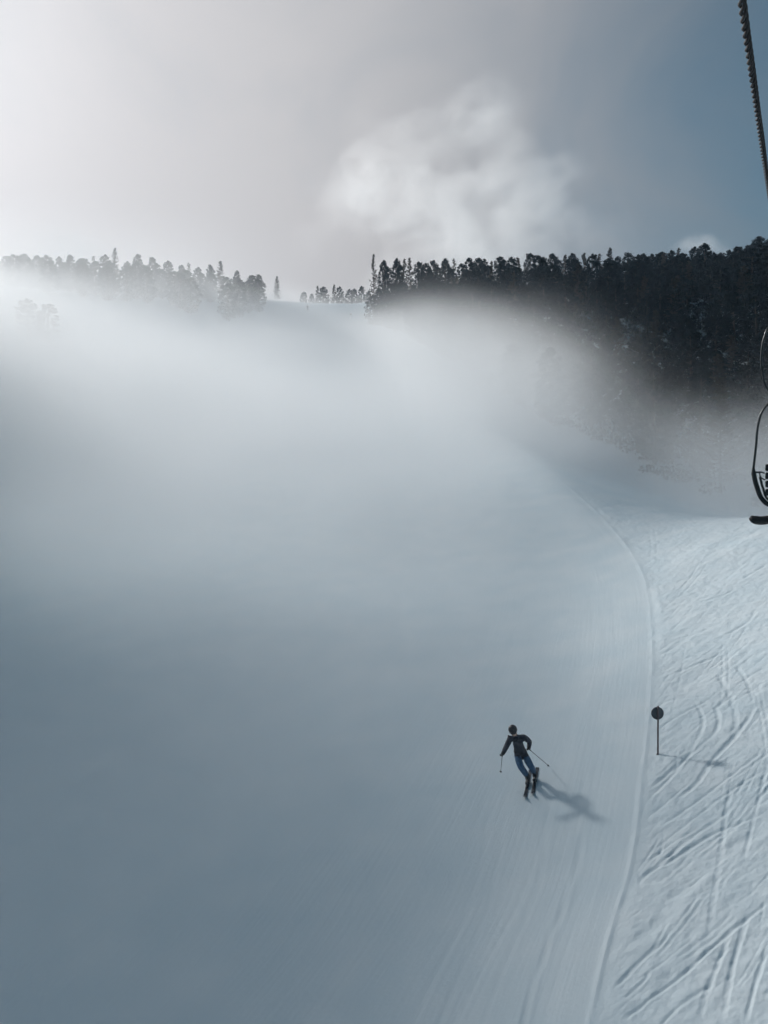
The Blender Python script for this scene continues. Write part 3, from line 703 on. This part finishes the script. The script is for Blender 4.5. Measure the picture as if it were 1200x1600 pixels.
def build_skier():
    YB = 22.2
    fl, fr = gpoint(824.5, 1227), gpoint(836, 1223)
    J = {'head': at(802, 1142.5, YB - .42), 'neck': at(805.5, 1151.5, YB - .30), 'chest': at(808.5, 1157, YB - .22), 'pelvis': at(813.5, 1176.5, YB + .08),
         'shoulder_l': at(797.5, 1153.5, YB - .30), 'shoulder_r': at(819, 1151.5, YB - .16), 'elbow_l': at(791.5, 1166, YB - .42), 'hand_l': at(784.8, 1179.5, YB - .62),
         'elbow_r': at(827.5, 1159, YB + .08), 'hand_r': at(826.2, 1170, YB - .16), 'hip_l': at(808.3, 1180, YB + .02), 'hip_r': at(818.8, 1178.5, YB + .06),
         'knee_l': at(813.6, 1198, YB - .24), 'knee_r': at(828.5, 1195.5, YB - .18), 'ankle_l': fl + Vector((0, .06, .24)), 'ankle_r': fr + Vector((0, .06, .24))}
    o = empty('person', (fl + fr) / 2)
    tag(o, 'near skier in black jacket and blue trousers leaning through a turn', 'person')
    link_mesh('body', local(o, person_body(J)), parent=o)
    up = (J['head'] - J['neck']).normalized(); face = (Vector((-.15, -1, -.25))).normalized(); face = (face - up * face.dot(up)).normalized()
    rot = Matrix((face.cross(up) * -1, -face, up)).transposed().to_4x4()     # local -Y is the way the face looks
    hc = J['head'] + up * .035
    me = ellipsoid('helmet', hc + up * .02 - face * .012, (.128, .142, .135), rot, 24, 16, cut=-.25); me.materials.append(M_helmet); h = link_mesh('helmet', local(o, me), parent=o)
    me = ellipsoid('visor', hc + face * .125 + up * .045, (.085, .04, .014), rot, 16, 8); me.materials.append(M_helmet); link_mesh('brim', local(o, me), parent=h)
    me = ellipsoid('goggles', hc + face * .098 - up * .005, (.085, .035, .042), rot, 16, 10); me.materials.append(M_lens); link_mesh('goggles', local(o, me), parent=o)
    me = ellipsoid('nose', hc + face * .118 - up * .055, (.016, .022, .022), rot, 8, 6); me.materials.append(M_skin); link_mesh('nose', local(o, me), parent=o)
    me = ellipsoid('chin', hc + face * .062 - up * .085, (.052, .05, .045), rot, 12, 8); me.materials.append(M_skin); link_mesh('chin', local(o, me), parent=o)
    me = ellipsoid('mouth', hc + face * .106 - up * .088, (.024, .008, .006), rot, 8, 6); me.materials.append(material('lips', (.32, .14, .12), .5)); link_mesh('mouth', local(o, me), parent=o)
    tube('collar', [J['neck'] - up * .055 - o.location, J['neck'] - o.location, J['neck'] + up * .04 - o.location], [.10, .092, .086], M_jacket, o, 14)
    # jacket hem standing a little proud of the trousers
    ax = (J['neck'] - J['pelvis']).normalized()
    tube('jacket_hem', [J['pelvis'] - ax * .075 - o.location, J['pelvis'] - ax * .03 - o.location, J['pelvis'] + ax * .06 - o.location], [.190, .192, .18], M_jacket, o, 18)
    for s, f in (('l', fl), ('r', fr)):
        # fingers closed round the pole grip, thumb across them
        hd = J['hand_' + s]; fore = (hd - J['elbow_' + s]).normalized(); sd = fore.cross(Vector((0, -1, 0))).normalized(); fw = sd.cross(fore)
        for k, (ln, w) in enumerate(((.050, .011), (.056, .011), (.053, .011), (.043, .010))):
            b = hd + fore * (.012 + .0 * k) + fw * (.028 - .019 * k)
            tube('finger', [b - o.location, b + fore * ln * .6 + sd * .012 - o.location, b + fore * ln * .75 + sd * .045 - o.location, b + fore * ln * .25 + sd * .058 - o.location], [w, w, w * .95, w * .8], M_glove, o, 6)
        b = hd - fore * .02 + fw * .035
        tube('thumb', [b - o.location, b + fw * .022 + sd * .03 + fore * .012 - o.location, b + sd * .06 + fore * .03 - o.location], [.014, .013, .010], M_glove, o, 6)
        # boot: stiff cuff and rounded shell
        a = J['ankle_' + s]; kn = J['knee_' + s]; sh = (kn - a).normalized(); d = skidir[s]
        bm = bmesh.new(); bmesh.ops.create_cube(bm, size=1, matrix=Matrix.Diagonal((.11, .32, .12, 1))); bmesh.ops.bevel(bm, geom=bm.edges[:], offset=.035, segments=3, affect='EDGES')
        q = d.to_track_quat('Y', 'Z').to_matrix().to_4x4(); bmesh.ops.transform(bm, matrix=Matrix.Translation(f + Vector((0, 0, .105)) + d * .02) @ q, verts=bm.verts)
        me = bpy.data.meshes.new('boot'); bm.to_mesh(me); bm.free(); me.materials.append(M_boot)
        for p in me.polygons: p.use_smooth = True
        bo = link_mesh('boot', local(o, me), parent=o)
        tube('cuff', [f + Vector((0, 0, .12)) - d * .05 - o.location, a - o.location, a + sh * .11 - o.location], [.068, .076, .084], M_boot, bo, 12)
    return J
skidir = {}
SK = {'l': (gpoint(824.5, 1227), gpoint(829, 1207), gpoint(822, 1241)), 'r': (gpoint(836, 1223), gpoint(841, 1201), gpoint(834.3, 1237))}
for s, (f, ta, ti) in SK.items(): skidir[s] = (ti - ta).normalized()
J = build_skier()
for s, lb in (('l', 'dark ski under the near skier, the one nearer the photo centre'), ('r', 'dark ski under the near skier, the one nearer his shadow')):
    f = SK[s][0]; d = skidir[s]
    ta, ti = f - d * .78, f + d * .86
    ta.z = ground1(ta.x, ta.y); ti.z = ground1(ti.x, ti.y)
    make_ski(ta, ti, f + Vector((0, 0, .0)), lb, 'skis of the near skier')
make_pole(J['hand_l'], at(782.3, 1207, 22.55), 'ski pole hanging straight down from the near skier', 'ski poles of the near skier')
make_pole(J['hand_r'], at(858, 1197.5, 22.75), 'ski pole trailing out sideways from the near skier', 'ski poles of the near skier')

# two tiny skiers just below the crest
def far_skier(px, py, lean, label, gl):
    g = gpoint(px, py); sc = 1.06
    L = lambda x, y, z: g + Vector((x * lean, y, z)) * sc
    J = {'head': L(.05, -.16, 1.58), 'neck': L(.04, -.10, 1.42), 'chest': L(.03, -.06, 1.28), 'pelvis': L(-.02, .08, .86), 'shoulder_l': L(-.18, -.08, 1.36), 'shoulder_r': L(.24, -.06, 1.34),
         'elbow_l': L(-.34, -.16, 1.12), 'hand_l': L(-.36, -.40, 1.0), 'elbow_r': L(.38, -.12, 1.10), 'hand_r': L(.38, -.38, 1.0), 'hip_l': L(-.11, .06, .82), 'hip_r': L(.09, .06, .82),
         'knee_l': L(-.13, -.12, .48), 'knee_r': L(.12, -.12, .48), 'ankle_l': L(-.12, .03, .14), 'ankle_r': L(.12, .03, .14)}
    o = empty('person', g); tag(o, label, 'person', 'far skiers near the crest')
    link_mesh('body', local(o, person_body(J)), parent=o)
    me = ellipsoid('helmet', J['head'] + Vector((0, 0, .05)), (.13, .14, .13), None, 14, 10, cut=-.3); me.materials.append(M_helmet); link_mesh('helmet', local(o, me), parent=o)
    for a, nm in ((-.12, 'left'), (.12, 'right')):
        d = Vector((.35 * lean, -1, 0)).normalized(); f = g + Vector((a * lean, 0, 0)); ta, ti = f - d * .8, f + d * .85
        ta.z = ground1(ta.x, ta.y); ti.z = ground1(ti.x, ti.y)
        sk_ = empty('ski', (ta + ti) / 2); tag(sk_, 'one of the two ' + gl, 'ski', gl); link_mesh('base', local(sk_, ski_mesh('ski_base', ta, ti)), parent=sk_)
far_skier(480.5, 484.5, 1, 'tiny distant skier left of the middle of the crest', 'skis under the distant skier left on the crest')
far_skier(548.5, 497.5, -1, 'tiny distant skier close to the edge of the run below the crest', 'skis under the distant skier beside the edge of the run')

# piste marker
g = gpoint(1028, 1180); top = at(1028, 1103, g.y)
o = empty('piste_marker', g); tag(o, 'thin post carrying a dark round disc beside the groomed run', 'sign')
H = top.z - g.z; px = g.y / FOCAL
tube('post', [(0, 0, -.25), (0, 0, H * .5), (.004, 0, H - .02), (.004, 0, H)], [.024, .024, .023, .018], M_post, o, 12)
tube('disc', [(0, .028, H - 12 * px), (0, .031, H - 12 * px), (0, .043, H - 12 * px), (0, .046, H - 12 * px)], [9.6 * px, 9.9 * px, 9.9 * px, 9.6 * px], M_disc, o, 40)
for dz in (-.07, .07): tube('bracket', [(-.035, .0, H - 12 * px + dz), (0, -.026, H - 12 * px + dz), (.035, .0, H - 12 * px + dz)], [.008, .008, .008], M_post, o, 6)
tube('collar', [(0, 0, -.02), (0, 0, .015), (0, 0, .03)], [.045, .042, .028], M_post, o, 12)

# haul rope: strands laid round each other
A, B = Vector((1.63, 3.5, 2.335)), Vector((3.25, 6.5, 2.762)); rd = (B - A) / 3.0
def rope_at(Y): return A + rd * (Y - 3.5) + Vector((0, 0, .0011 * (Y - 5) ** 2))
rope = empty('haul_rope', rope_at(5)); tag(rope, 'dark twisted wire rope crossing the top right corner', 'cable')
dirn = rd.normalized(); ra = dirn.orthogonal().normalized(); rb = dirn.cross(ra)
for k in range(3):
    Yl = np.r_[np.arange(-6, 1, .03), np.arange(1, 9, .012), np.arange(9, 45, .05)]
    path = []
    for Y in Yl:
        th = 2 * math.pi * (k / 3 + Y * rd.length / .26)
        if Y > 9: th = 2 * math.pi * (k / 3)
        path.append(rope_at(Y) + (ra * math.cos(th) + rb * math.sin(th)) * .0120 - rope.location)
    tube('strand', path, .0088, M_rope, rope, 6)

# chair ahead on the rope; only its near side reaches into the picture
CY = 14.0; cc = rope_at(CY); fwd = Vector((rd.x, rd.y, 0)).normalized(); rgt = Vector((fwd.y, -fwd.x, 0))
chair = empty('lift_chair', (cc.x, cc.y, .1)); tag(chair, 'dark steel chairlift chair hanging at the right edge', 'chairlift')
def cp(a, z, b=0.0): return rgt * a + fwd * b + Vector((0, 0, z - .1))
def side_a(px, b=0.0):
    """distance left of the rope for a photo column, on the chair's cross plane"""
    k = (px - 600) / FOCAL; cx, cyy = cc.x + fwd.x * b, cc.y + fwd.y * b
    return (k * cyy - cx) / (rgt.x - k * rgt.y)
def pz(px, py, b=0.0):
    a = side_a(px, b); Y = cc.y + rgt.y * a + fwd.y * b; return a, (800 - py) / FOCAL * Y
def both(pts, b=0.0): return [cp(a, z, b) for a, z in pts] , [cp(-a, z, b) for a, z in pts]
tube('grip', [cp(0, cc.z - .02, -.22), cp(0, cc.z - .02, -.2), cp(0, cc.z - .02, .2), cp(0, cc.z - .02, .22)], [.03, .05, .05, .03], M_paint, chair, 12)
hoop = [pz(*q) for q in ((1213, 505), (1201, 512), (1194, 528), (1190, 552), (1191, 580), (1196, 602), (1206, 616))]
top_a = [(0, cc.z - .05), (0, hoop[0][1] + .15)]
tube('hanger', [cp(a, z) for a, z in top_a], .035, M_paint, chair, 12)
l, r_ = both([(0, hoop[0][1] + .15)] + hoop + [(0, hoop[-1][1] - .06)])
for path in (l, r_): tube('hanger_loop', curve_path(path, 40), .019, M_tube, chair, 10)
lower = [(0, hoop[-1][1] - .06)] + [pz(*q) for q in ((1212, 626), (1200, 632), (1190, 645), (1185, 662), (1181, 700), (1177, 734))]
l, r_ = both(lower)
for path in (l, r_): tube('side_frame', curve_path(path, 40), .021, M_tube, chair, 10)
under = [pz(*q) for q in ((1177, 732), (1178, 742), (1183, 762), (1191, 780), (1200, 788), (1212, 790))]
l, r_ = both(under + [(0, under[-1][1])])
for path in (l, r_): tube('seat_bow', curve_path(path, 40), [.030] * 3 + [.042] * 34 + [.036] * 3, M_pad, chair, 10)
inner = [pz(*q) for q in ((1186, 744), (1191, 762), (1199, 780), (1212, 784))]
l, r_ = both(inner + [(0, inner[-1][1])], .35)
for path in (l, r_): tube('front_bow', curve_path(path, 30), .022, M_tube, chair, 8)
for s in (-1, 1):
    a0, z0 = pz(1180, 738); a0 = abs(a0) * s
    tube('arm_rest', curve_path([cp(a0, z0, 0), cp(a0 * .82, z0 + .005, .12), cp(a0 * .72, z0, .38)], 16), .017, M_paint, chair, 8)
    tube('arm_bracket', curve_path([cp(a0 * .86, z0 - .01, .06), cp(a0 * .80, z0 - .10, .08), cp(a0 * .66, z0 - .14, .10)], 12), .012, M_paint, chair, 8)
def slat(name, a0, a1, b0, b1, z0, z1, mat):
    bm = bmesh.new(); bmesh.ops.create_cube(bm, size=1, matrix=Matrix.Translation(((a0 + a1) / 2, (b0 + b1) / 2, (z0 + z1) / 2 - .1)) @ Matrix.Diagonal((a1 - a0, b1 - b0, z1 - z0, 1)))
    bmesh.ops.bevel(bm, geom=bm.edges[:], offset=.012, segments=2, affect='EDGES')
    bmesh.ops.transform(bm, matrix=Matrix((rgt, fwd, Vector((0, 0, 1)))).transposed().to_4x4(), verts=bm.verts)
    me = bpy.data.meshes.new(name); bm.to_mesh(me); bm.free(); me.materials.append(mat); return link_mesh(name, me, parent=chair)
ba = abs(side_a(1196)) 
for i in range(4): slat('backrest_slat', -ba, ba, -.07, -.035, .30 + .15 * i, .425 + .15 * i, M_pad)
for i in range(4): slat('seat_slat', -ba, ba, .0 + .11 * i, .095 + .11 * i, .17, .20, M_pad)
# foot rest: rounded, slightly upturned blades on a stem
fa = [pz(*q) for q in ((1170.5, 808), (1175, 811), (1184, 813.5), (1196, 813), (1210, 811))]
l, r_ = both(fa + [(0, fa[-1][1])], .30)
for path in (l, r_):
    P = curve_path(path, 24); rr = [.02 + .062 * min(1, (i + .3) / 4) ** .5 for i in range(24)]
    tube('foot_rest', P, rr, M_pad, chair, 12)
tube('foot_rest_stem', [cp(0, .18, .30), cp(0, fa[-1][1] - .01, .30)], .02, M_paint, chair, 8)
